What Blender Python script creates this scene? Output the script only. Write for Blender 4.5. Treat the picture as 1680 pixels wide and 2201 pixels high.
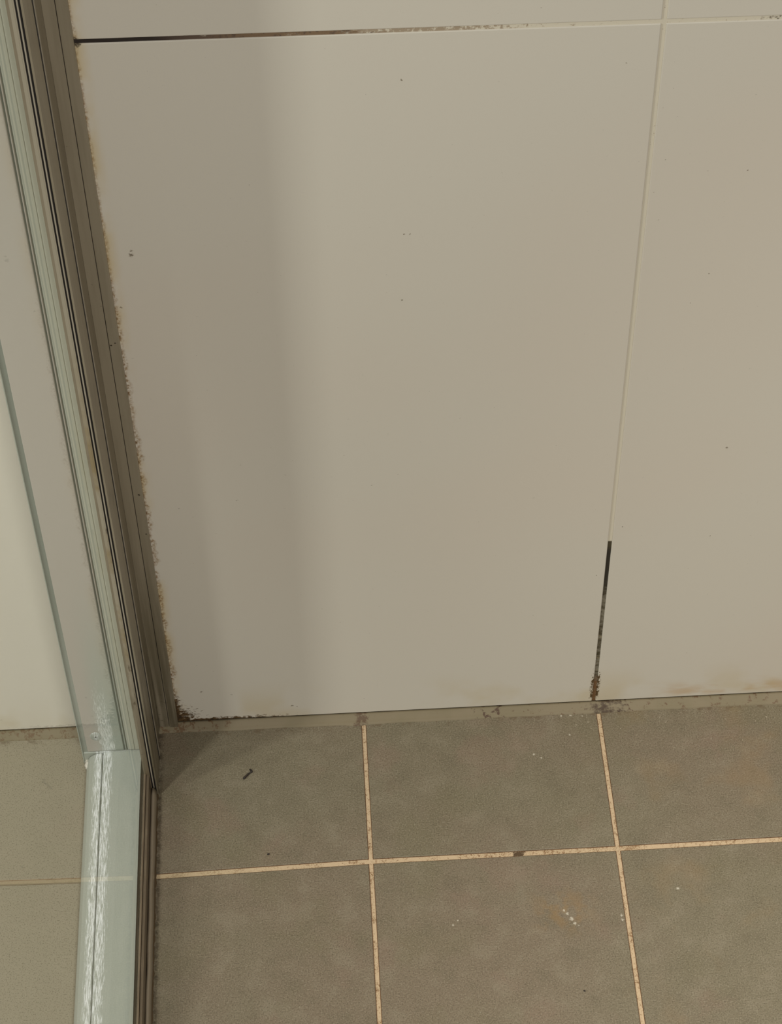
import bpy, bmesh, math, random
from mathutils import Vector, Euler, noise

for o in list(bpy.data.objects):
    bpy.data.objects.remove(o)
S = bpy.context.scene
C = S.collection

# ------------------------------------------------------------------ camera
cam = bpy.data.cameras.new('camera')
cam.sensor_fit = 'VERTICAL'
cam.sensor_height = 36.0
cam.lens = 4515.2 * 36.0 / 2201.0
cam.clip_start = 0.01
camo = bpy.data.objects.new('camera', cam)
camo.location = (-0.013476, -1.041481, 1.465349)
camo.rotation_euler = Euler((0.714208, 0.011853, -0.052316), 'XYZ')
C.objects.link(camo)
S.camera = camo

E_WORLD, E_FRONT, E_SPOT, E_DAY, E_ROOM = 0.06, 36.5, 165.0, 34.0, 84.0

# ------------------------------------------------------------------ world, lamps, exposure
w = bpy.data.worlds.new('world')
S.world = w
w.use_nodes = True
w.node_tree.nodes['Background'].inputs[0].default_value = (1.0, 0.97, 0.92, 1)
w.node_tree.nodes['Background'].inputs[1].default_value = E_WORLD


def area(name, loc, target, sx, sy, power, col):
    l = bpy.data.lights.new(name, 'AREA')
    l.shape = 'RECTANGLE'
    l.size, l.size_y = sx, sy
    l.energy = power
    l.color = col
    o = bpy.data.objects.new(name, l)
    o.location = loc
    o.rotation_euler = (Vector(target) - Vector(loc)).to_track_quat('-Z', 'Y').to_euler()
    C.objects.link(o)
    return o


# added soft fill facing the wall, standing in for the unseen room
area('added_wall_fill', (0.45, -2.1, 1.95), (0.15, 0.0, 0.65), 1.2, 1.0, E_FRONT, (1.0, 0.965, 0.91))
# added spot with no known fixture, dims the floor towards the corner
sl = bpy.data.lights.new('added_floor_spot', 'SPOT')
sl.energy, sl.color = E_SPOT, (1.0, 0.95, 0.86)
sl.spot_size, sl.spot_blend, sl.shadow_soft_size = math.radians(33), 1.0, 0.06
so = bpy.data.objects.new('added_floor_spot', sl)
so.location = (0.46, -0.62, 2.3)
so.rotation_euler = (Vector((0.40, -0.40, 0.0)) - so.location).to_track_quat('-Z', 'Y').to_euler()
C.objects.link(so)
# daylight from the room on the far side of the glass
area('room_daylight', (-2.25, -1.12, 1.75), (-0.2, 0.0, 0.35), 0.24, 1.2, E_DAY, (1.0, 0.985, 0.95))
# added unseen spot, brightens wall and floor outside the glass
rl = bpy.data.lights.new('added_outer_spot', 'SPOT')
rl.energy, rl.color = E_ROOM, (1.0, 0.98, 0.96)
rl.spot_size, rl.spot_blend, rl.shadow_soft_size = math.radians(27), 0.9, 0.06
ro = bpy.data.objects.new('added_outer_spot', rl)
ro.location = (-0.75, -0.75, 2.2)
ro.rotation_euler = (Vector((-0.46, -0.10, 0.12)) - ro.location).to_track_quat('-Z', 'Y').to_euler()
C.objects.link(ro)

S.view_settings.view_transform = 'Standard'
S.view_settings.look = 'None'
S.view_settings.gamma = 1
S.view_settings.use_curve_mapping = False
S.view_settings.exposure = 0.0


# ------------------------------------------------------------------ node expression helper
def srgb(r, g, b):
    f = lambda c: (c / 255) / 12.92 if c / 255 <= 0.04045 else ((c / 255 + 0.055) / 1.055) ** 2.4
    return (f(r), f(g), f(b), 1)


class V:
    """one scalar socket with arithmetic"""
    def __init__(s, nt, k): s.nt, s.k = nt, k

    def op(s, o, kind, rev=False, clamp=False):
        n = s.nt.nodes.new('ShaderNodeMath')
        n.operation = kind
        n.use_clamp = clamp
        a, b = (o, s) if rev else (s, o)
        for i, q in enumerate((a, b)):
            if isinstance(q, V): s.nt.links.new(q.k, n.inputs[i])
            elif q is not None: n.inputs[i].default_value = q
        return V(s.nt, n.outputs[0])
    def __add__(s, o): return s.op(o, 'ADD')
    def __radd__(s, o): return s.op(o, 'ADD')
    def __sub__(s, o): return s.op(o, 'SUBTRACT')
    def __rsub__(s, o): return s.op(o, 'SUBTRACT', True)
    def __mul__(s, o): return s.op(o, 'MULTIPLY')
    def __rmul__(s, o): return s.op(o, 'MULTIPLY')
    def __truediv__(s, o): return s.op(o, 'DIVIDE')
    def max(s, o): return s.op(o, 'MAXIMUM')
    def min(s, o): return s.op(o, 'MINIMUM')
    def abs(s): return s.op(None, 'ABSOLUTE')
    def pow(s, o): return s.op(o, 'POWER')

    def step(s, a, b, lo=0.0, hi=1.0):
        """smooth ramp: lo at a, hi at b"""
        n = s.nt.nodes.new('ShaderNodeMapRange')
        n.interpolation_type = 'SMOOTHSTEP'
        flip = a > b
        if flip: a, b, lo, hi = b, a, hi, lo
        s.nt.links.new(s.k, n.inputs[0])
        for i, q in enumerate((a, b, lo, hi)): n.inputs[i + 1].default_value = q
        return V(s.nt, n.outputs[0])


class Mat:
    def __init__(s, name, col, rough=0.5, metal=0.0, spec=0.5):
        s.m = bpy.data.materials.new(name)
        s.m.use_nodes = True
        s.nt = s.m.node_tree
        s.b = s.nt.nodes['Principled BSDF']
        s.b.inputs['Base Color'].default_value = col
        s.b.inputs['Roughness'].default_value = rough
        s.b.inputs['Metallic'].default_value = metal
        s.b.inputs['Specular IOR Level'].default_value = spec
        g = s.nt.nodes.new('ShaderNodeNewGeometry')
        s.pos = g.outputs['Position']
        sp = s.nt.nodes.new('ShaderNodeSeparateXYZ')
        s.nt.links.new(s.pos, sp.inputs[0])
        s.x, s.y, s.z = [V(s.nt, sp.outputs[i]) for i in range(3)]
        s.col = col

    def noise(s, scale, stretch=(1, 1, 1), detail=3, rough=0.55, off=0.0):
        mp = s.nt.nodes.new('ShaderNodeMapping')
        mp.inputs['Scale'].default_value = stretch
        mp.inputs['Location'].default_value = (off, off * 0.7, off * 0.4)
        s.nt.links.new(s.pos, mp.inputs['Vector'])
        n = s.nt.nodes.new('ShaderNodeTexNoise')
        n.inputs['Scale'].default_value = scale
        n.inputs['Detail'].default_value = detail
        n.inputs['Roughness'].default_value = rough
        s.nt.links.new(mp.outputs[0], n.inputs['Vector'])
        return V(s.nt, n.outputs[0])

    def layer(s, mask, col):
        """put colour col over the present colour where mask is 1"""
        n = s.nt.nodes.new('ShaderNodeMix')
        n.data_type = 'RGBA'
        s.nt.links.new(mask.k, n.inputs[0])
        if isinstance(s.col, tuple): n.inputs[6].default_value = s.col
        else: s.nt.links.new(s.col, n.inputs[6])
        n.inputs[7].default_value = col
        s.col = n.outputs[2]
        s.nt.links.new(s.col, s.b.inputs['Base Color'])
        return s

    def bump(s, h, dist=0.0002, strength=1.0):
        n = s.nt.nodes.new('ShaderNodeBump')
        n.inputs['Strength'].default_value = strength
        n.inputs['Distance'].default_value = dist
        s.nt.links.new(h.k, n.inputs['Height'])
        s.nt.links.new(n.outputs[0], s.b.inputs['Normal'])
        return s

    def rough(s, v):
        s.nt.links.new(v.k, s.b.inputs['Roughness'])
        return s

    def dots(s, pts, axes, wob):
        """small round marks at given places: (u, v, radius)"""
        a, b = [getattr(s, q) for q in axes]
        tot = None
        for u, v, r in pts:
            d = ((a - u) * (a - u) + (b - v) * (b - v)).pow(0.5) + (wob - 0.5) * (r * 4.0)
            m = d.step(r * 1.15, r * 0.55)
            tot = m if tot is None else tot.max(m)
        return tot


# ------------------------------------------------------------------ mesh helpers
def link(name, bm, mat, parent=None, smooth=False):
    me = bpy.data.meshes.new(name)
    bmesh.ops.recalc_face_normals(bm, faces=bm.faces)
    bm.to_mesh(me)
    bm.free()
    if smooth:
        for p in me.polygons: p.use_smooth = True
    me.materials.append(mat.m if isinstance(mat, Mat) else mat)
    o = bpy.data.objects.new(name, me)
    C.objects.link(o)
    if parent:
        o.parent = parent
        o.matrix_parent_inverse.identity()
        o.location = -parent.location
    return o


def hexa(bm, c, bev=0.0, seg=2):
    """c: 8 corners, bottom four then top four"""
    t = bmesh.new()
    v = [t.verts.new(p) for p in c]
    for f in ((0, 1, 2, 3), (7, 6, 5, 4), (0, 4, 5, 1), (1, 5, 6, 2), (2, 6, 7, 3), (3, 7, 4, 0)):
        t.faces.new([v[i] for i in f])
    bmesh.ops.recalc_face_normals(t, faces=t.faces)
    if bev:
        bmesh.ops.bevel(t, geom=list(t.edges), offset=bev, segments=seg, profile=0.5, affect='EDGES')
    me = bpy.data.meshes.new('tmp')
    t.to_mesh(me)
    t.free()
    bm.from_mesh(me)
    bpy.data.meshes.remove(me)


def box(bm, x0, x1, y0, y1, z0, z1, bev=0.0, seg=2):
    x0, x1 = sorted((x0, x1)); y0, y1 = sorted((y0, y1)); z0, z1 = sorted((z0, z1))
    hexa(bm, [(x0, y0, z0), (x1, y0, z0), (x1, y1, z0), (x0, y1, z0),
              (x0, y0, z1), (x1, y0, z1), (x1, y1, z1), (x0, y1, z1)], bev, seg)


def extrude_y(bm, prof, ys, wob=0.0, seed=0.0):
    """a cross-section of (x, z) points carried along y"""
    rings = []
    for y in ys:
        rings.append([bm.verts.new((x + wob * noise.noise(Vector((y * 40 + seed, x * 90, z * 90))), y,
                                    z + 0.5 * wob * noise.noise(Vector((y * 55 + seed, 7.7, x * 50))))) for x, z in prof])
    n = len(prof)
    for a, b in zip(rings, rings[1:]):
        for i in range(n):
            bm.faces.new((a[i], a[(i + 1) % n], b[(i + 1) % n], b[i]))
    bm.faces.new(rings[0][::-1])
    bm.faces.new(rings[-1])


def extrude_z(bm, prof, z0, z1):
    a = [bm.verts.new((x, y, z0)) for x, y in prof]
    b = [bm.verts.new((x, y, z1)) for x, y in prof]
    n = len(prof)
    for i in range(n):
        bm.faces.new((a[i], a[(i + 1) % n], b[(i + 1) % n], b[i]))
    bm.faces.new(a[::-1])
    bm.faces.new(b)


def structure(o):
    o['kind'] = 'structure'
    return o


# ------------------------------------------------------------------ materials
# -- wall tile: satin beige, mould in the corner by the frame, rust along the frame, faint stains low down
wt = Mat('wall_tile', srgb(199, 193, 179), 0.42, spec=0.35)
n1 = wt.noise(2.2, detail=2)
wt.layer(n1.step(0.42, 0.62) * 0.35, srgb(200, 188, 172))
wt.layer(wt.x.step(-0.232, -0.236), srgb(214, 207, 194))  # brighter light beyond the glass put into the wall colour
n2 = wt.noise(38, detail=4)
sp = wt.noise(1100, detail=2, off=4)
frame_x = -0.157
dx = wt.x - frame_x
low = wt.z
# yellow bloom along the frame
sn = wt.noise(26, (1, 1, 0.6), detail=4, off=2.0)
wt.layer(dx.step(0.010, 0.0) * sn.step(0.42, 0.60) * dx.step(-0.004, 0.0) * 0.45, srgb(186, 158, 84))
# orange stains on the bottom edge at the right and beside the joint
wt.layer(wt.x.step(0.20, 0.30) * low.step(0.034, 0.010) * low.step(0.004, 0.012) * wt.noise(24, (1, 1, 2.5), off=5).step(0.44, 0.66) * 0.6,
         srgb(176, 138, 84))
wt.layer(low.step(0.06, 0.01) * wt.noise(17, off=8).step(0.48, 0.68) * 0.35, srgb(182, 162, 112))
# fuzzy rust and mould right at the frame edge, growing denser below
ins = wt.x.step(-0.170, -0.160)
fz = wt.noise(430, (1, 1, 0.8), detail=5, rough=0.7, off=1.0)
wid = wt.noise(60, (0.2, 1, 1), detail=3, off=3)
reach = (wid - 0.38) * 0.014 * low.step(0.66, 0.30, 0.25, 1.0)
wt.layer((dx - reach).step(0.0022, -0.0006) * dx.step(-0.004, 0.0) * fz.step(0.36, 0.66) * 0.85, srgb(132, 98, 48))
wt.layer((dx - reach * 0.55).step(0.0010, -0.0004) * ins * fz.step(0.50, 0.68) * low.step(0.62, 0.40, 0.1, 0.9), srgb(84, 58, 28))
# black mould in the bottom corner
fm = wt.noise(210, (1, 1, 1.8), detail=5, rough=0.72, off=9.0)
cor = (dx.step(0.034, 0.0) * low.step(0.040, 0.006)).max(low.step(0.013, 0.004) * dx.step(0.15, 0.04)).max(dx.step(0.010, 0.0) * low.step(0.06, 0.02))
wt.layer((cor * 0.36 + fm).step(0.66, 0.76) * ins, srgb(84, 64, 38))
wt.layer((cor * 0.28 + wt.noise(300, detail=5, rough=0.7, off=13)).step(0.72, 0.82) * ins, srgb(54, 40, 26))
# mould beside the foot of the upright joint
jx = (wt.x - 0.1965).abs()
wt.layer(ins * (jx.step(0.0075, 0.002) * low.step(0.075, 0.03) * low.step(0.004, 0.012) * 0.34 + fz).step(0.76, 0.83), srgb(80, 62, 36))
# mould blotch where the dark level joint meets the frame
d2 = (dx * dx + (wt.z - 0.7045) * (wt.z - 0.7045)).pow(0.5)
wt.layer((d2.step(0.008, 0.001) * 0.3 + fm).step(0.68, 0.84), srgb(52, 42, 28))
# single marks
WD = [(-0.1413, 0.5335, 0.0016), (-0.1408, 0.5372, 0.0009), (0.038, 0.6665, 0.0007), (0.0385, 0.541, 0.0007),
      (0.0425, 0.541, 0.0006), (0.0369, 0.482, 0.0007), (-0.0596, 0.020, 0.0010), (-0.0555, 0.0185, 0.0006), (-0.1095, 0.040, 0.0006),
      (0.2765, 0.318, 0.0009), (0.261, 0.583, 0.0006), (0.245, 0.494, 0.0005), (0.176, 0.672, 0.0005),
      (0.188, 0.175, 0.0006), (-0.134, 0.046, 0.0010), (0.2745, 0.217, 0.0005), (-0.153, 0.487, 0.0009), (0.205, 0.233, 0.0005)]
wt.layer(wt.dots(WD, 'xz', sp) * 0.75, srgb(96, 82, 60))
wt.layer(sp.step(0.62, 0.72) * 0.10, srgb(150, 140, 120))
wt.bump(wt.noise(600, detail=2) * 0.4 + n2, 0.0001, 0.35)

# -- wall grout: cream, black with mould for part of each joint
wg = Mat('wall_grout', srgb(200, 192, 172), 0.7)
g1 = wg.noise(70, (1, 1, 3), detail=5, rough=0.7)
g2 = wg.noise(420, detail=4, rough=0.7)
hor = wg.z.step(0.55, 0.60)
dark_h = wg.x.step(0.06, -0.02, 0.0, 1.0)
wg.layer(hor * (dark_h * 0.36 + g1).step(0.66, 0.80), srgb(84, 68, 56))
wg.layer(hor * wg.x.step(-0.085, -0.115) * g1.step(0.15, 0.35), srgb(34, 25, 18))
wg.layer(hor * (wg.x.step(0.15, 0.05) * 0.25 + g2).step(0.60, 0.74) * wg.x.step(-0.09, -0.05) * 0.7, srgb(128, 104, 76))
wg.layer(wg.z.step(0.55, 0.60) * (wg.x - 0.275).abs().step(0.03, 0.0) * g2.step(0.54, 0.64), srgb(72, 60, 44))
ver = wg.z.step(0.2165, 0.2150)
wg.layer(ver * (g1 + wg.z.step(0.15, 0.20) * 0.3).step(0.40, 0.60, 0.75, 1.0), srgb(66, 58, 38))
wg.layer(ver * wg.z.step(0.14, 0.17) * wg.z.step(0.212, 0.203) * 0.85, srgb(32, 28, 20))
wg.layer(ver * g2.step(0.58, 0.68) * wg.z.step(0.12, 0.10), srgb(132, 118, 86))
wg.layer(wg.z.step(0.045, 0.03) * g2.step(0.3, 0.5) * ver, srgb(104, 74, 42))

# -- floor tile: matt brown-grey stoneware
ft = Mat('floor_tile', srgb(107, 99, 80), 0.55, spec=0.35)
a1 = ft.noise(5.5, detail=4, off=1)
a2 = ft.noise(13, detail=4, off=6)
gr = ft.noise(900, detail=3, rough=0.6)
gs = ft.noise(420, (1, 2.2, 1), detail=3, rough=0.6, off=3)
ft.layer(a1.step(0.40, 0.62) * 0.5, srgb(110, 94, 79))
a3 = ft.noise(48, detail=5, rough=0.6, off=11)
ft.layer(a3.step(0.50, 0.68) * 0.40, srgb(124, 115, 97))
ft.layer(a3.step(0.48, 0.34) * 0.40, srgb(94, 86, 68))
ft.layer(ft.noise(15, detail=4, off=16).step(0.54, 0.68) * 0.35, srgb(120, 98, 84))
ft.layer(a2.step(0.52, 0.70) * 0.45, srgb(101, 94, 71))
ft.layer(ft.x.step(-0.232, -0.236) * 0.8, srgb(150, 142, 122))  # paler outside the glass: stronger light there painted into the tile
ft.layer(gr.step(0.50, 0.70) * 0.55, srgb(138, 130, 110))
ft.layer(gr.step(0.48, 0.34) * 0.60, srgb(72, 64, 48))
ft.layer(gs.step(0.56, 0.72) * 0.28, srgb(152, 145, 128))
ft.layer(ft.x.step(0.16, 0.26) * ft.noise(20, detail=3, off=21).step(0.52, 0.72) * 0.20, srgb(132, 104, 66))
ft.layer(((ft.x - 0.15).abs().step(0.035, 0.0) * (ft.y + 0.198).abs().step(0.03, 0.0)) * ft.noise(60, off=3).step(0.45, 0.6) * 0.5, srgb(130, 102, 62))
# white lime flecks
FD = [(0.1556, -0.2054, 0.0016), (0.1528, -0.2005, 0.0012), (0.158, -0.2095, 0.0013), (0.1505, -0.1975, 0.0010),
      (0.1605, -0.2115, 0.0007), (0.1954, -0.2045, 0.0011), (0.1956, -0.2085, 0.0010), (0.243, -0.183, 0.0012),
      (0.141, -0.048, 0.0009), (0.147, -0.052, 0.0008), (0.176, -0.0100, 0.0010), (0.183, -0.0085, 0.0008), (0.168, -0.0105, 0.0009),
      (0.186, -0.0115, 0.0007), (0.164, -0.0085, 0.0006), (0.062, -0.2055, 0.0009), (0.066, -0.2015, 0.0006), (0.173, -0.030, 0.0008)]
ft.layer(ft.dots(FD, 'xy', gr) * 0.65, srgb(190, 184, 168))
fk = ft.noise(260, detail=5, rough=0.75, off=30)
ft.layer((ft.x.step(0.06, 0.16) * ft.y.step(-0.10, -0.02) * 0.10 + fk).step(0.735, 0.775) * 0.7, srgb(190, 180, 158))
# grime at the foot of the screen and against the silicone
ft.layer((ft.x + 0.1725).abs().step(0.006, 0.0) * ft.noise(140, detail=5, rough=0.7, off=2).step(0.40, 0.60) * 0.7, srgb(52, 42, 28))
ft.layer(ft.y.step(-0.016, -0.010) * ft.noise(160, detail=4, off=2).step(0.50, 0.65) * 0.6, srgb(90, 74, 54))
ft.rough(gr.step(0.3, 0.7, 0.48, 0.66))
ft.bump(gr * 0.6 + gs * 0.5, 0.00025, 0.55)

# -- floor grout: sandy, peach, speckled brown, dark along its rims
fg = Mat('floor_grout', srgb(182, 160, 130), 0.8, spec=0.2)
h1 = fg.noise(500, detail=5, rough=0.7)
h2 = fg.noise(60, detail=4, rough=0.6, off=3)
fg.layer(h2.step(0.45, 0.62) * 0.6, srgb(176, 156, 126))
fg.layer(h1.step(0.55, 0.70) * 0.5, srgb(206, 186, 152))
fg.layer((h1 + h2 * 0.35).step(0.70, 0.82) * 0.75, srgb(118, 84, 52))
fg.layer(fg.noise(950, detail=3, rough=0.6, off=9).step(0.54, 0.64) * h2.step(0.40, 0.58) * 0.75, srgb(112, 82, 50))
fg.layer(((fg.x - 0.119).abs().step(0.010, 0.0) * (fg.y + 0.1435).abs().step(0.004, 0.001) * 0.35 + h1).step(0.62, 0.74), srgb(82, 66, 48))
fg.layer(fg.x.step(-0.06, -0.15) * 0.45, srgb(168, 152, 120))
fg.layer(fg.x.step(-0.20, -0.235) * 1.0, srgb(132, 121, 98))
fg.bump(h1, 0.0006, 0.8)

# -- dirt on the rim of each floor joint
dirt = Mat('joint_dirt', srgb(92, 62, 34), 0.8)

# -- silicone bead at the foot of the wall
si = Mat('silicone', srgb(118, 107, 85), 0.55, spec=0.2)
s1 = si.noise(160, (1, 1, 1), detail=5, rough=0.7)
s2 = si.noise(24, detail=3, off=7)
si.layer(s2.step(0.42, 0.6) * 0.5, srgb(110, 101, 77))
sx_r = si.x.step(0.05, 0.16)
si.layer((sx_r * 0.16 + s1).step(0.72, 0.80) * 0.85, srgb(92, 70, 50))
si.layer(((si.x - 0.207).abs().step(0.035, 0.0) * 0.30 + s1).step(0.66, 0.86) * 0.9, srgb(62, 47, 34))
si.layer((si.x.step(-0.06, -0.15) * 0.16 + si.noise(220, detail=5, rough=0.7, off=4)).step(0.66, 0.76) * 0.8, srgb(92, 66, 42))
si.layer(((si.x + 0.003).abs().step(0.012, 0.0) * 0.3 + s1).step(0.64, 0.78) * 0.8, srgb(84, 64, 48))
si.layer(((si.x - 0.107).abs().step(0.035, 0.0) * 0.20 + s1).step(0.70, 0.78), srgb(76, 58, 44))

# -- dark slot under the wall tiles
slot = Mat('slot_dirt', srgb(74, 58, 34), 0.9)

# -- aluminium of the shower screen, dull brownish inside
al = Mat('dull_aluminium', srgb(150, 140, 120), 0.42, 0.35)
q1 = al.noise(30, (6, 6, 0.4), detail=3)
al.layer(q1.step(0.40, 0.65) * 0.35, srgb(128, 118, 98))
q2 = al.noise(300, detail=5, rough=0.7, off=2)
al.layer((al.z.step(0.10, 0.0) * 0.10 + q2).step(0.66, 0.74) * 0.6, srgb(84, 70, 48))
al.layer(al.dots([(-0.163, 0.455, 0.0009), (-0.160, 0.457, 0.0007), (-0.1600, 0.30, 0.0009), (-0.1590, 0.255, 0.0006)], 'xz', q2), srgb(60, 50, 38))
al.layer(al.z.step(0.34, 0.02) * al.noise(60, (4, 4, 0.12), detail=4, off=7).step(0.30, 0.62) * 0.75, srgb(84, 76, 54))
al.layer(al.z.step(0.55, 0.30) * al.noise(16, detail=4, off=3).step(0.56, 0.70) * 0.5, srgb(96, 84, 64))
al.bump(al.noise(200, (3, 3, 0.05), detail=2), 0.00008, 0.5)

al2 = Mat('edge_catch_aluminium', srgb(176, 168, 152), 0.32, 0.4)
al2.layer(al2.noise(60, (1, 0.2, 0.2), detail=3).step(0.4, 0.65) * 0.4, srgb(158, 148, 130))

# -- pale green powder coat of the outer half, scratched, glare painted as white streaks
gp = Mat('green_powder_coat', srgb(167, 171, 161), 0.34, 0.0, 0.5)
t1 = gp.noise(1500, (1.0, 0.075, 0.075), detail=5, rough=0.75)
t2 = gp.noise(160, (1, 0.12, 0.12), detail=3, rough=0.6, off=5)
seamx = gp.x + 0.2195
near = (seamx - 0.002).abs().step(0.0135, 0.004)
gp.layer(t2.step(0.35, 0.65) * 0.25, srgb(156, 162, 150))
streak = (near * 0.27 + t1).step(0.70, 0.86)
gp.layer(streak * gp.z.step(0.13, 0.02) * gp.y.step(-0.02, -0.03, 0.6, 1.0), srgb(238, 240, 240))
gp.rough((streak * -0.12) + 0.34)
gp.bump(t1, 0.0004, 0.5)

gs2 = Mat('pale_green_strip', srgb(198, 198, 182), 0.5, spec=0.3)

# -- taupe outer face beyond the glass
of = Mat('taupe_coat', srgb(186, 178, 168), 0.35)
of.layer(of.z.step(0.26, 0.05) * of.x.step(-0.226, -0.210), srgb(170, 176, 164))
of.layer((((of.x + 0.213).abs().step(0.012, 0.003) * of.z.step(0.20, 0.03)) * 0.31 + of.noise(1500, (1, 1, 0.075), detail=5, rough=0.75)).step(0.72, 0.88), srgb(232, 234, 230))  # scratch glare painted white on the jamb foot too
lipm = Mat('grey_green_lip', srgb(120, 128, 118), 0.4)
lipm.layer(lipm.z.step(0.24, 0.06) * 0.85, srgb(160, 164, 154))  # paler low down: change in reflection painted into the colour

# -- cream seal strip inside the glass line with mould
cs = Mat('cream_seal', srgb(146, 138, 120), 0.5)
c1 = cs.noise(9, (1, 1, 1), detail=5, rough=0.7, off=5)
c2 = cs.noise(120, (1, 1, 0.35), detail=5, rough=0.7)
cs.layer(cs.z.step(0.55, 0.40) * c1.step(0.48, 0.62) * 0.7, srgb(122, 104, 66))
cs.layer(cs.z.step(0.52, 0.40) * c2.step(0.62, 0.72) * 0.8, srgb(70, 54, 32))
cs.layer(cs.z.step(0.24, 0.04) * cs.noise(40, (1, 1, 0.5), detail=4, off=2).step(0.25, 0.55) * 0.85, srgb(84, 70, 48))

rub = Mat('black_rubber', srgb(22, 19, 16), 0.6)
bead = Mat('bottom_seal', srgb(132, 120, 102), 0.35)
bead.layer(bead.noise(120, detail=4).step(0.58, 0.72) * 0.5, srgb(120, 104, 84))
chn = Mat('brown_channel', srgb(98, 85, 68), 0.4, 0.2)
chn.layer(chn.noise(500, (1, 0.06, 1), detail=3).step(0.45, 0.6) * 0.6, srgb(122, 108, 88))
blk = Mat('debris', srgb(30, 22, 16), 0.6)
blk.layer(blk.noise(900, detail=3).step(0.55, 0.7) * 0.5, srgb(66, 52, 38))
chalk = Mat('lime_residue', srgb(205, 198, 186), 0.4)


GLASS_R = 0.50


def glass_material():
    m = bpy.data.materials.new('clear_glass')
    m.use_nodes = True
    nt = m.node_tree
    nt.nodes.remove(nt.nodes['Principled BSDF'])
    out = nt.nodes['Material Output']
    tr = nt.nodes.new('ShaderNodeBsdfTransparent')
    tr.inputs[0].default_value = (0.985, 1.0, 0.985, 1)
    gl = nt.nodes.new('ShaderNodeBsdfGlossy')
    gl.inputs['Roughness'].default_value = 0.006
    gl.inputs['Color'].default_value = (0.98, 1.0, 0.985, 1)
    # one mirror face, stronger at a grazing look, none on the way out
    lw = nt.nodes.new('ShaderNodeLayerWeight')
    lw.inputs['Blend'].default_value = 0.5
    ge = nt.nodes.new('ShaderNodeNewGeometry')
    f = V(nt, lw.outputs['Facing'])
    front = 1.0 - V(nt, ge.outputs['Backfacing'])
    k = (f.pow(5.0) * GLASS_R + 0.04) * front
    mx = nt.nodes.new('ShaderNodeMixShader')
    nt.links.new(k.k, mx.inputs[0])
    nt.links.new(tr.outputs[0], mx.inputs[1])
    nt.links.new(gl.outputs[0], mx.inputs[2])
    nt.links.new(mx.outputs[0], out.inputs[0])
    return m


glass = glass_material()

# ------------------------------------------------------------------ back wall: large tiles, grout, backing
WX = [-1.606, -1.005, -0.404, 0.1965, 0.798, 1.40]


def wz(row, x):
    if row == 0: return 0.0052 - 0.0030 * 0
    return 0.7032 - 0.0085 * x + (row - 1) * 0.70


bm = bmesh.new()
G = 0.0015
for i in range(5):
    for r in range(3):
        x0, x1 = WX[i] + G, WX[i + 1] - G
        b0, b1 = (wz(r, x0), wz(r, x1))
        g = 0 if r == 0 else G
        t0, t1 = wz(r + 1, x0) - G, wz(r + 1, x1) - G
        hexa(bm, [(x0, 0, b0 + g), (x1, 0, b1 + g), (x1, 0.009, b1 + g), (x0, 0.009, b0 + g),
                  (x0, 0, t0), (x1, 0, t1), (x1, 0.009, t1), (x0, 0.009, t0)], 0.0007, 3)
box(bm, -1.606, 1.40, 0.009, 0.12, -0.02, 2.1)
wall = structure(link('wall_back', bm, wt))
bm = bmesh.new()
box(bm, -1.606, 1.40, 0.0008, 0.0088, 0.005, 2.08)
link('grout', bm, wg, wall)
bm = bmesh.new()
box(bm, -1.606, 1.40, 0.0012, 0.0088, -0.001, 0.0052)
link('slot', bm, slot, wall)

# ------------------------------------------------------------------ floor: square tiles, grout, slab
YJ = [(-1.7, -0.1440), (-0.4, -0.1440), (-0.2, -0.1478), (0.0, -0.1434), (0.2, -0.1431), (0.4, -0.1420), (1.5, -0.1420)]


def yj(k, x):
    if k < 0: return 0.006
    for (a, ya), (b, yb) in zip(YJ, YJ[1:]):
        if a <= x <= b:
            return ya + (yb - ya) * (x - a) / (b - a) - 0.2 * k
    return YJ[0][1] - 0.2 * k


bm = bmesh.new()
bd = bmesh.new()
HG = 0.0020
for i in range(-8, 7):
    for k in range(0, 8):
        x0, x1 = i * 0.2 + HG, (i + 1) * 0.2 - HG
        t0, t1 = yj(k - 1, i * 0.2), yj(k - 1, (i + 1) * 0.2)
        b0, b1 = yj(k, i * 0.2), yj(k, (i + 1) * 0.2)
        e = 0.0025
        hexa(bm, [(x0, b0 + e, -0.008), (x1, b1 + e, -0.008), (x1, t1 - e, -0.008), (x0, t0 - e, -0.008),
                  (x0, b0 + e, 0), (x1, b1 + e, 0), (x1, t1 - e, 0), (x0, t0 - e, 0)], 0.0006, 2)
        d = 0.0004
        hexa(bd, [(x0 - d, b0 + e - d, -0.008), (x1 + d, b1 + e - d, -0.008), (x1 + d, t1 - e + d, -0.008), (x0 - d, t0 - e + d, -0.008),
                  (x0 - d, b0 + e - d, -0.0007), (x1 + d, b1 + e - d, -0.0007), (x1 + d, t1 - e + d, -0.0007), (x0 - d, t0 - e + d, -0.0007)])
box(bm, -1.6, 1.4, -1.6, 0.009, -0.10, -0.0078)
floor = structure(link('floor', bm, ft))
link('joint_rim', bd, dirt, floor)
bm = bmesh.new()
box(bm, -1.6, 1.4, -1.6, 0.0, -0.0077, -0.0009)
link('grout', bm, fg, floor)

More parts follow.
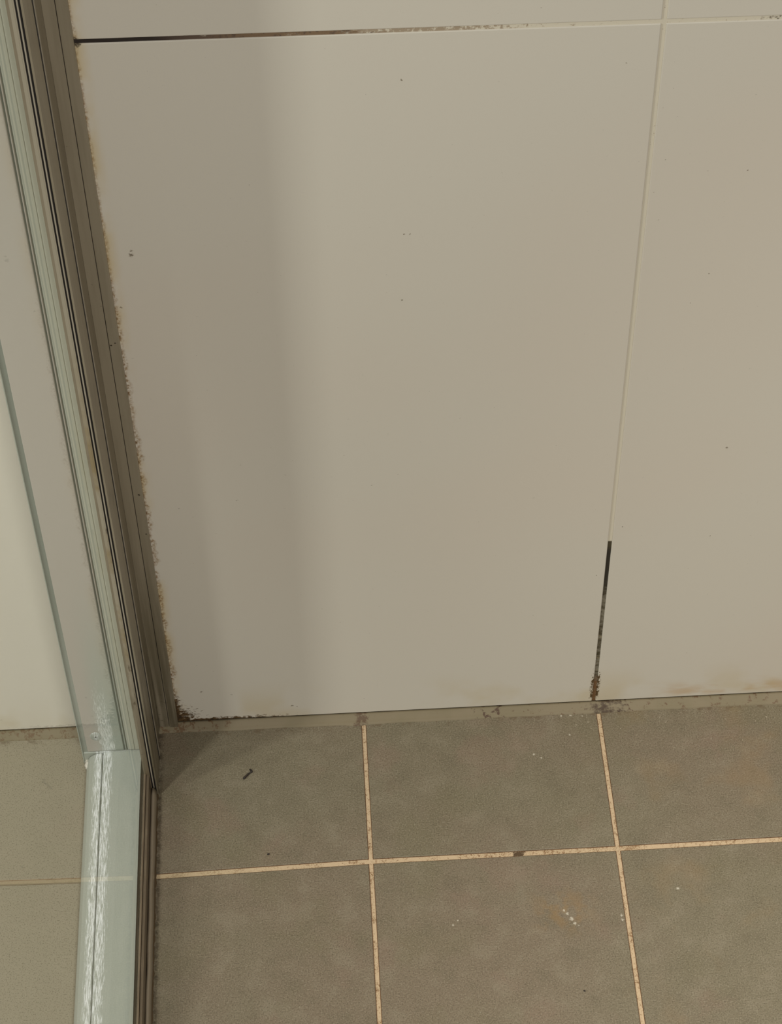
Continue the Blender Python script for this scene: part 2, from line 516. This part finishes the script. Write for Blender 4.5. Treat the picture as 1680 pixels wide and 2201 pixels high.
# ------------------------------------------------------------------ silicone bead between wall and floor
bm = bmesh.new()
prev = None
N = 420
for i in range(N + 1):
    x = -1.0 + 2.2 * i / N
    nz = noise.noise(Vector((x * 45, 1.3, 0)))
    nf = noise.noise(Vector((x * 150, 4.3, 0)))
    wdt = 0.0080 + 0.0012 * min(1, max(0, (x + 0.15) / 0.2)) + 0.0009 * nz + 0.0004 * nf
    dent = 0.0
    hole = math.exp(-((x + 0.002) / 0.004) ** 2)
    wdt += 0.0014 * math.exp(-((x + 0.006) / 0.006) ** 2) - 0.0028 * math.exp(-((x - 0.003) / 0.002) ** 2)
    prof = [(0.0010, -0.002), (0.0010, 0.0044 + 0.0003 * nf), (-0.0012, 0.0040), (-0.0040, 0.0020 - 0.0012 * hole),
            (-0.0066, 0.0009 - 0.0004 * hole), (-wdt, 0.0002), (-wdt - 0.0002, -0.002)]
    ring = [bm.verts.new((x, y, z)) for y, z in prof]
    if prev:
        for j in range(len(prof) - 1):
            bm.faces.new((prev[j], prev[j + 1], ring[j + 1], ring[j]))
    prev = ring
tr = structure(link('trim_1', bm, si, smooth=True))

# ------------------------------------------------------------------ shower screen
scr = bpy.data.objects.new('shower_screen', None)
scr.location = (-0.182, -0.04, 0.0)
scr['label'] = 'framed glass shower screen standing against the tiled wall at the left'
scr['category'] = 'shower screen'
C.objects.link(scr)
TOP = 1.9
YF = -1.25

# wall channel: flat face with a fine groove, beside the tile
bm = bmesh.new()
box(bm, -0.1570, -0.1643, -0.0002, -0.0034, 0.002, TOP, 0.0004)
box(bm, -0.1647, -0.1726, -0.0002, -0.0030, 0.002, TOP, 0.0003)
link('wall_channel', bm, al, scr)
# deep side of the channel, slightly hollow
bm = bmesh.new()
extrude_z(bm, [(-0.1726, -0.0030), (-0.1733, -0.0090), (-0.1736, -0.0170), (-0.1731, -0.0270), (-0.1725, -0.0300), (-0.1722, -0.0325), (-0.1817, -0.0325), (-0.1817, -0.0004), (-0.1726, -0.0004)], 0.002, TOP)
link('channel_side', bm, al, scr)
# upright of the glazed panel, with a strip for the gap shade behind it and one for the caught light in front
bm = bmesh.new()
extrude_z(bm, [(-0.1724, -0.0371), (-0.1722, -0.0380), (-0.1725, -0.0500), (-0.1725, -0.0640), (-0.1721, -0.0660), (-0.1721, -0.0706), (-0.1734, -0.0706), (-0.1736, -0.0690), (-0.1817, -0.0690), (-0.1817, -0.0371)], 0.003, TOP)
link('stile', bm, al, scr)
bm = bmesh.new()
box(bm, -0.1721, -0.1817, -0.0334, -0.0370, 0.003, TOP)  # flush black strip stands in for the shade inside the gap
link('gap_shade_strip', bm, rub, scr)
bm = bmesh.new()
box(bm, -0.1719, -0.1817, -0.0296, -0.0334, 0.003, TOP, 0.0003)  # pale strip imitates the light caught on the channel's front edge
link('edge_catch_strip', bm, al2, scr)
bm = bmesh.new()
box(bm, -0.1736, -0.1747, -0.0690, -0.0694, 0.006, TOP)
link('gasket', bm, rub, scr)
bm = bmesh.new()
box(bm, -0.1747, -0.1757, -0.0690, -0.0704, 0.012, TOP, 0.0002)
link('fin', bm, al2, scr)
bm = bmesh.new()
box(bm, -0.1757, -0.1768, -0.0690, -0.0694, 0.006, TOP)
link('gasket', bm, rub, scr)
bm = bmesh.new()
extrude_z(bm, [(-0.1768, -0.0690), (-0.1768, -0.0703), (-0.1776, -0.0703), (-0.1780, -0.0694), (-0.1800, -0.0690), (-0.1819, -0.0680), (-0.1819, -0.0640), (-0.1770, -0.0640)], 0.010, TOP)
link('seal_strip', bm, cs, scr)['label'] = 'cream seal strip browned by mould'

# glass
bm = bmesh.new()
box(bm, -0.1820, -0.1860, -0.012, YF, 0.016, TOP)
link('glass_pane', bm, glass, scr)['label'] = 'clear glass pane'

# outer jamb seen through the glass: green strip, groove, taupe face, lip
yf = -0.034
SZ = 0.016
bm = bmesh.new()
box(bm, -0.1864, -0.1912, -0.001, yf, SZ, TOP, 0.0003)
box(bm, -0.1914, -0.1972, -0.001, yf, SZ, TOP, 0.0004)
link('green_strip', bm, gs2, scr)
bm = bmesh.new()
box(bm, -0.1972, -0.1982, -0.001, yf + 0.002, SZ, TOP)
box(bm, -0.1992, -0.2004, -0.001, yf + 0.002, SZ, TOP)
link('groove_seal', bm, lipm, scr)
bm = bmesh.new()
box(bm, -0.1982, -0.1992, -0.001, yf, SZ, TOP, 0.0003)
box(bm, -0.2004, -0.2306, -0.001, yf, SZ, TOP, 0.0005)
jamb = link('outer_jamb', bm, of, scr)
bm = bmesh.new()
box(bm, -0.2306, -0.2346, -0.001, yf + 0.0006, SZ - 0.003, TOP)
link('lip_groove', bm, lipm, scr)
bm = bmesh.new()
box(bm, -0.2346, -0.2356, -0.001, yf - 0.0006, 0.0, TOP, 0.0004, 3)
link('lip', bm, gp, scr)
# round screw cap on the foot of the jamb
bm = bmesh.new()
bmesh.ops.create_uvsphere(bm, u_segments=24, v_segments=12, radius=0.0048)
for v in bm.verts:
    v.co = Vector((v.co.x - 0.2215, v.co.y * 0.16 + yf, v.co.z * 1.2 + 0.0376))
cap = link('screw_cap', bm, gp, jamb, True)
cap.location = (0, 0, 0)
bm = bmesh.new()
bmesh.ops.create_uvsphere(bm, u_segments=12, v_segments=8, radius=0.0007)
for v in bm.verts:
    v.co = Vector((v.co.x - 0.2215, v.co.y * 0.3 + yf - 0.0008, v.co.z + 0.0376))
link('screw_hole', bm, rub, jamb, True).location = (0, 0, 0)

# sill: green top, seam, rounded outer edge
ys = [-0.0355 - 0.012 * i for i in range(int((1.25 - 0.0355) / 0.012) + 1)]
bm = bmesh.new()
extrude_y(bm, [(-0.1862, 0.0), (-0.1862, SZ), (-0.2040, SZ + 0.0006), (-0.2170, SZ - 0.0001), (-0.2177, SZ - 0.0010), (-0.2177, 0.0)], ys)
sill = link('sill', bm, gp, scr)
sill['label'] = 'pale green sill with scratches and painted white glare along its seam'
bm = bmesh.new()
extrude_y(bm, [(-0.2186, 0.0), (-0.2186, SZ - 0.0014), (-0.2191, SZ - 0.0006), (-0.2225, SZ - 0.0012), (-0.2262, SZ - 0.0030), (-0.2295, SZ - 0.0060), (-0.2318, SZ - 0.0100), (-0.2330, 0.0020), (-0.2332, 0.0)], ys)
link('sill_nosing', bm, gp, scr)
bm = bmesh.new()
box(bm, -0.2177, -0.2186, -0.036, YF, 0.0, SZ - 0.003)
link('sill_seam', bm, lipm, scr)
bm = bmesh.new()
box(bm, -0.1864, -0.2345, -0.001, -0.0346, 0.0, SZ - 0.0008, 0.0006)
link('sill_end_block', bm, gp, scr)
# lime residue at the corner of jamb and sill
bm = bmesh.new()
bmesh.ops.create_icosphere(bm, subdivisions=4, radius=0.003)
for v in bm.verts:
    n = noise.noise(v.co * 700) * 0.0014
    v.co = Vector((v.co.x * 0.8 - 0.2318 + n, v.co.y * 1.9 - 0.0375 + n, max(0.0, v.co.z * 0.9 + 0.0035 + n)))
link('residue', bm, chalk, scr, True)

# inside foot: brown channel and rounded seal bead
bm = bmesh.new()
box(bm, -0.1776, -0.1800, -0.0640, YF, 0.0, 0.0290, 0.0004)
box(bm, -0.1801, -0.1819, -0.0640, YF, 0.0, 0.0310, 0.0004)
link('bottom_channel', bm, chn, scr)
bm = bmesh.new()
pf = [(-0.1742, -0.0005), (-0.1737, 0.0030), (-0.1736, 0.0080), (-0.1739, 0.0110), (-0.1746, 0.0130), (-0.1757, 0.0140), (-0.1767, 0.0134), (-0.1775, 0.0120), (-0.1776, -0.0005)]
extrude_y(bm, pf, [-0.0715 - 0.006 * i for i in range(int((1.25 - 0.0715) / 0.006) + 1)], 0.0004, 2.0)
link('bottom_seal', bm, bead, scr, True)
# dirt line along the seal on the floor
bm = bmesh.new()
prev = None
for i in range(600):
    y = -0.062 - 0.002 * i
    if y < YF: break
    xa = -0.1728 + 0.0011 * noise.noise(Vector((y * 160, 0, 0))) + 0.0005 * noise.noise(Vector((y * 600, 3, 0)))
    ring = [bm.verts.new((-0.1775, y, -0.0002)), bm.verts.new((-0.1775, y, 0.0008)), bm.verts.new((xa - 0.0003, y, 0.0006)), bm.verts.new((xa, y, -0.0002))]
    if prev:
        for j in range(3): bm.faces.new((prev[j], prev[j + 1], ring[j + 1], ring[j]))
    prev = ring
link('grime_line', bm, slot, scr)

# ------------------------------------------------------------------ bits lying on the floor
def crumb(name, label, cat, pts, rad, loc, mat=blk):
    """a small lumpy bit grown along a chain of points"""
    bm = bmesh.new()
    prev = None
    n = 12
    for q, ((x, y, z), r) in enumerate(zip(pts, rad)):
        a = Vector(pts[max(0, q - 1)]); b = Vector(pts[min(len(pts) - 1, q + 1)])
        t = (b - a).normalized()
        u = t.cross(Vector((0, 0, 1)))
        if u.length < 1e-4: u = Vector((1, 0, 0))
        u.normalize(); v = u.cross(t)
        ring = []
        for k in range(n):
            an = 2 * math.pi * k / n
            p = Vector((x, y, z)) + (u * math.cos(an) + v * math.sin(an)) * r
            p += p.normalized() * 0.0001 * noise.noise(p * 2500)
            ring.append(bm.verts.new(p))
        if prev:
            for k in range(n): bm.faces.new((prev[k], prev[(k + 1) % n], ring[(k + 1) % n], ring[k]))
        else: bm.faces.new(ring[::-1])
        prev = ring
    bm.faces.new(prev)
    o = link(name, bm, mat, None, True)
    o.location = loc
    o['label'] = label
    o['category'] = cat
    return o


rod = crumb('debris_bit', 'small dark rod-shaped bit of debris with a crooked end lying on the corner floor tile', 'debris',
            [(-0.0034, -0.0042, 0.0008), (-0.0031, -0.0038, 0.0010), (-0.0024, -0.0030, 0.0010), (-0.0010, -0.0014, 0.0009), (0.0006, 0.0004, 0.0008),
             (0.0020, 0.0016, 0.0008), (0.0029, 0.0020, 0.0009), (0.0036, 0.0026, 0.0010), (0.0034, 0.0038, 0.0009), (0.0022, 0.0052, 0.0007), (0.0018, 0.0055, 0.0006)],
            [0.0004, 0.0008, 0.0010, 0.0008, 0.0008, 0.0006, 0.0006, 0.0009, 0.0009, 0.0006, 0.0002], (-0.0990, -0.0545, 0.0))
crumb('crumb', 'tiny dark crumb on the corner floor tile, just above the level joint', 'crumb',
      [(-0.0011, 0, 0.0005), (-0.0007, 0, 0.0006), (0.0003, 0.0003, 0.0006), (0.0010, 0.0002, 0.0005)], [0.0002, 0.0006, 0.0007, 0.0002], (-0.0825, -0.1323, 0))
crumb('crumb', 'tiny dark crumb near the lower edge of the middle floor tile', 'crumb',
      [(-0.0008, 0.0003, 0.0004), (-0.0004, 0, 0.0005), (0.0003, -0.0003, 0.0005), (0.0008, -0.0004, 0.0004)], [0.0002, 0.0005, 0.0005, 0.0002], (0.1588, -0.2687, 0))
